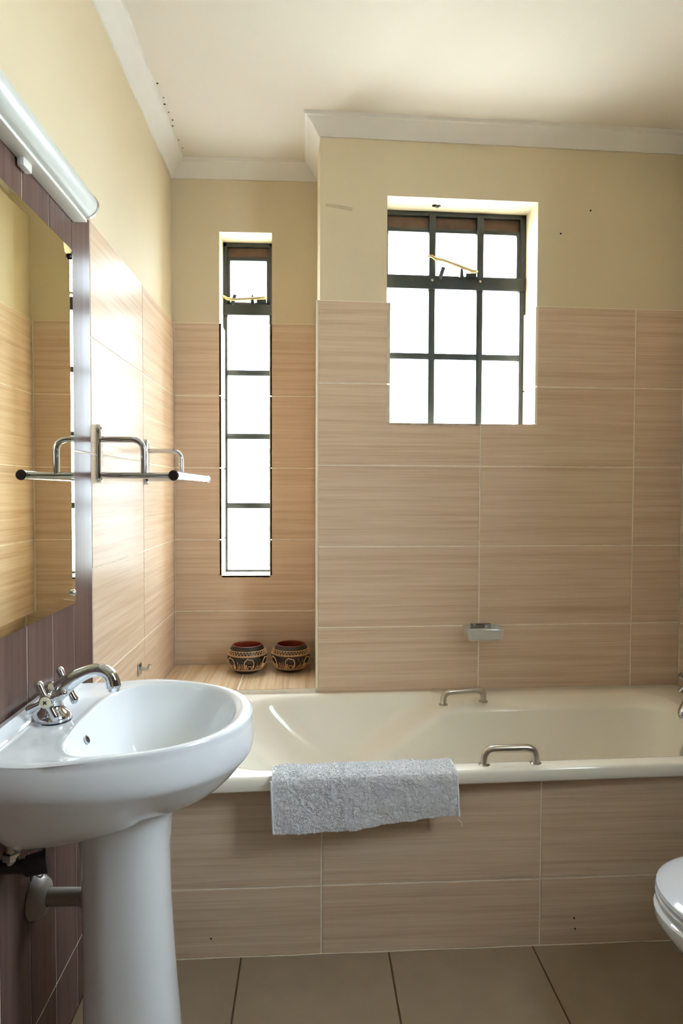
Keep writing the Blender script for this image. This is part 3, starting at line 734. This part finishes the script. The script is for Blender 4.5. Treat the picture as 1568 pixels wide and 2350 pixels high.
# ------------------------------------------------------------------ towel rack
tr = tag(empty('towel_rack', (0,0,0)), 'chrome wall towel rack with two curved brackets above the basin', 'towel rack')
for y in (1.822, 2.342):
    pl = []
    for (d, x) in ((0, .0005), (0, .008), (.002, .011), (.006, .012)):
        rr2 = .015-d; pl.append([(x, y+rr2*math.cos(a), (1.420 if math.sin(a) > 0 else 1.295)+rr2*math.sin(a)) for a in [2*PI*(k+.5)/24 for k in range(24)]])
    bk = MB().rings(pl).build('wall_plate', 'chrome', tr, 40)
    MB().tube(fillet([(.004, y, 1.395), (.122, y, 1.395), (.122, y, 1.302)], .034, 10), .0082, 14).build('arm', 'chrome', tr, 60)
    MB().tube([(.004, y, 1.300), (.200, y, 1.300)], .0088, 14).build('lower_bar', 'chrome', tr, 60)
    for z in (1.425, 1.29): MB().lathe([(.004, 0), (.004, .002), (.0005, .003)], (.0115, y, z), (1,0,0), 8).build('screw', 'chrome_dull', bk, 40)
rl = MB().tube([(.205, 1.800, 1.300), (.205, 2.362, 1.300)], .0125, 18).build('front_rail', 'chrome', tr, 50)
for y, s in ((1.800, -1), (2.362, 1)): MB().lathe([(.0135, -.006), (.0140, .0), (.011, .003), (.0005, .0035)], (.205, y, 1.300), (0, s, 0), 18).build('end_cap', 'dark_cap', rl, 40)  # reflection of the dim room put into the dark cap colour
# small chrome fitting low on the beige tiles
hk = tag(empty('robe_hook', (0,0,0)), 'small chrome hook low on the beige tiles behind the basin', 'hook')
MB().box(.0005, .006, 2.225, 2.262, .650, .690, .003).build('back_plate', 'chrome', hk, 40)
MB().tube(fillet([(.004, 2.244, .672), (.03, 2.244, .666), (.036, 2.244, .684)], .01), .006, 10).build('peg', 'chrome', hk, 60)
# ------------------------------------------------------------------ toilet
to = tag(empty('toilet', (0,0,0)), 'white ceramic toilet with closed plastic lid beside the bath panel', 'toilet')
TY = 1.395; TZ = -.036
def egg(x0, x1, hw, z, n=48, e=2.2):
    o = []; x0 += .046; z = z+TZ*sst(0, .3, z)
    xm = x0+(x1-x0)*.52
    for k in range(n):
        a = 2*PI*k/n; c, s_ = math.cos(a), math.sin(a)
        L = (x1-xm) if c > 0 else (xm-x0); ee = 3.2 if c > 0 else e
        o.append((xm+L*math.copysign(abs(c)**(2/ee), c), TY+hw*math.copysign(abs(s_)**(2/ee), s_), z))
    return o
MB().rings([egg(1.44, 1.86, .10, 0), egg(1.44, 1.86, .10, .03), egg(1.455, 1.85, .092, .08), egg(1.44, 1.85, .10, .16), egg(1.37, 1.85, .14, .25), egg(1.305, 1.85, .168, .32), egg(1.281, 1.85, .180, .355), egg(1.280, 1.85, .183, .374), egg(1.290, 1.85, .178, .381)]).build('bowl', 'ceramic', to, 50)
MB().rings([egg(1.292, 1.76, .180, .384), egg(1.287, 1.76, .184, .388), egg(1.287, 1.76, .184, .396), egg(1.292, 1.76, .180, .400)]).build('seat', 'seat_plastic', to, 40)
MB().rings([egg(1.292, 1.775, .181, .403), egg(1.287, 1.775, .186, .408), egg(1.289, 1.775, .185, .416), egg(1.300, 1.772, .176, .423), egg(1.311, 1.77, .166, .4245), egg(1.330, 1.77, .152, .431), egg(1.40, 1.75, .11, .438), egg(1.50, 1.7, .05, .440)]).build('lid', 'seat_plastic', to, 40)
for y in (TY-.07, TY+.07): MB().lathe([(.014, 0), (.014, .03), (.010, .036), (.001, .037)], (1.795, y, .385+TZ), (0,0,1), 14).build('hinge', 'seat_plastic', to, 40)
MB().box(1.82, XR-.003, TY-.19, TY+.19, .40, .76, .02).build('cistern', 'ceramic', to, 40)
MB().box(1.812, XR-.002, TY-.198, TY+.198, .761, .79, .010).build('cistern_lid', 'ceramic', to, 40)
MB().lathe([(.022, 0), (.022, .006), (.018, .009), (.0005, .0095)], (1.905, TY, .79), (0,0,1), 20).build('flush_button', 'chrome', to, 40)
# ------------------------------------------------------------------ outside
tag(MB().box(-14, 2.25, 3.3, 30, -.35, -.3).box(2.25, 30, -14, 30, -.35, -.3).build('yard_ground', 'ground_pale'), 'pale yard outside the windows', kind='structure')
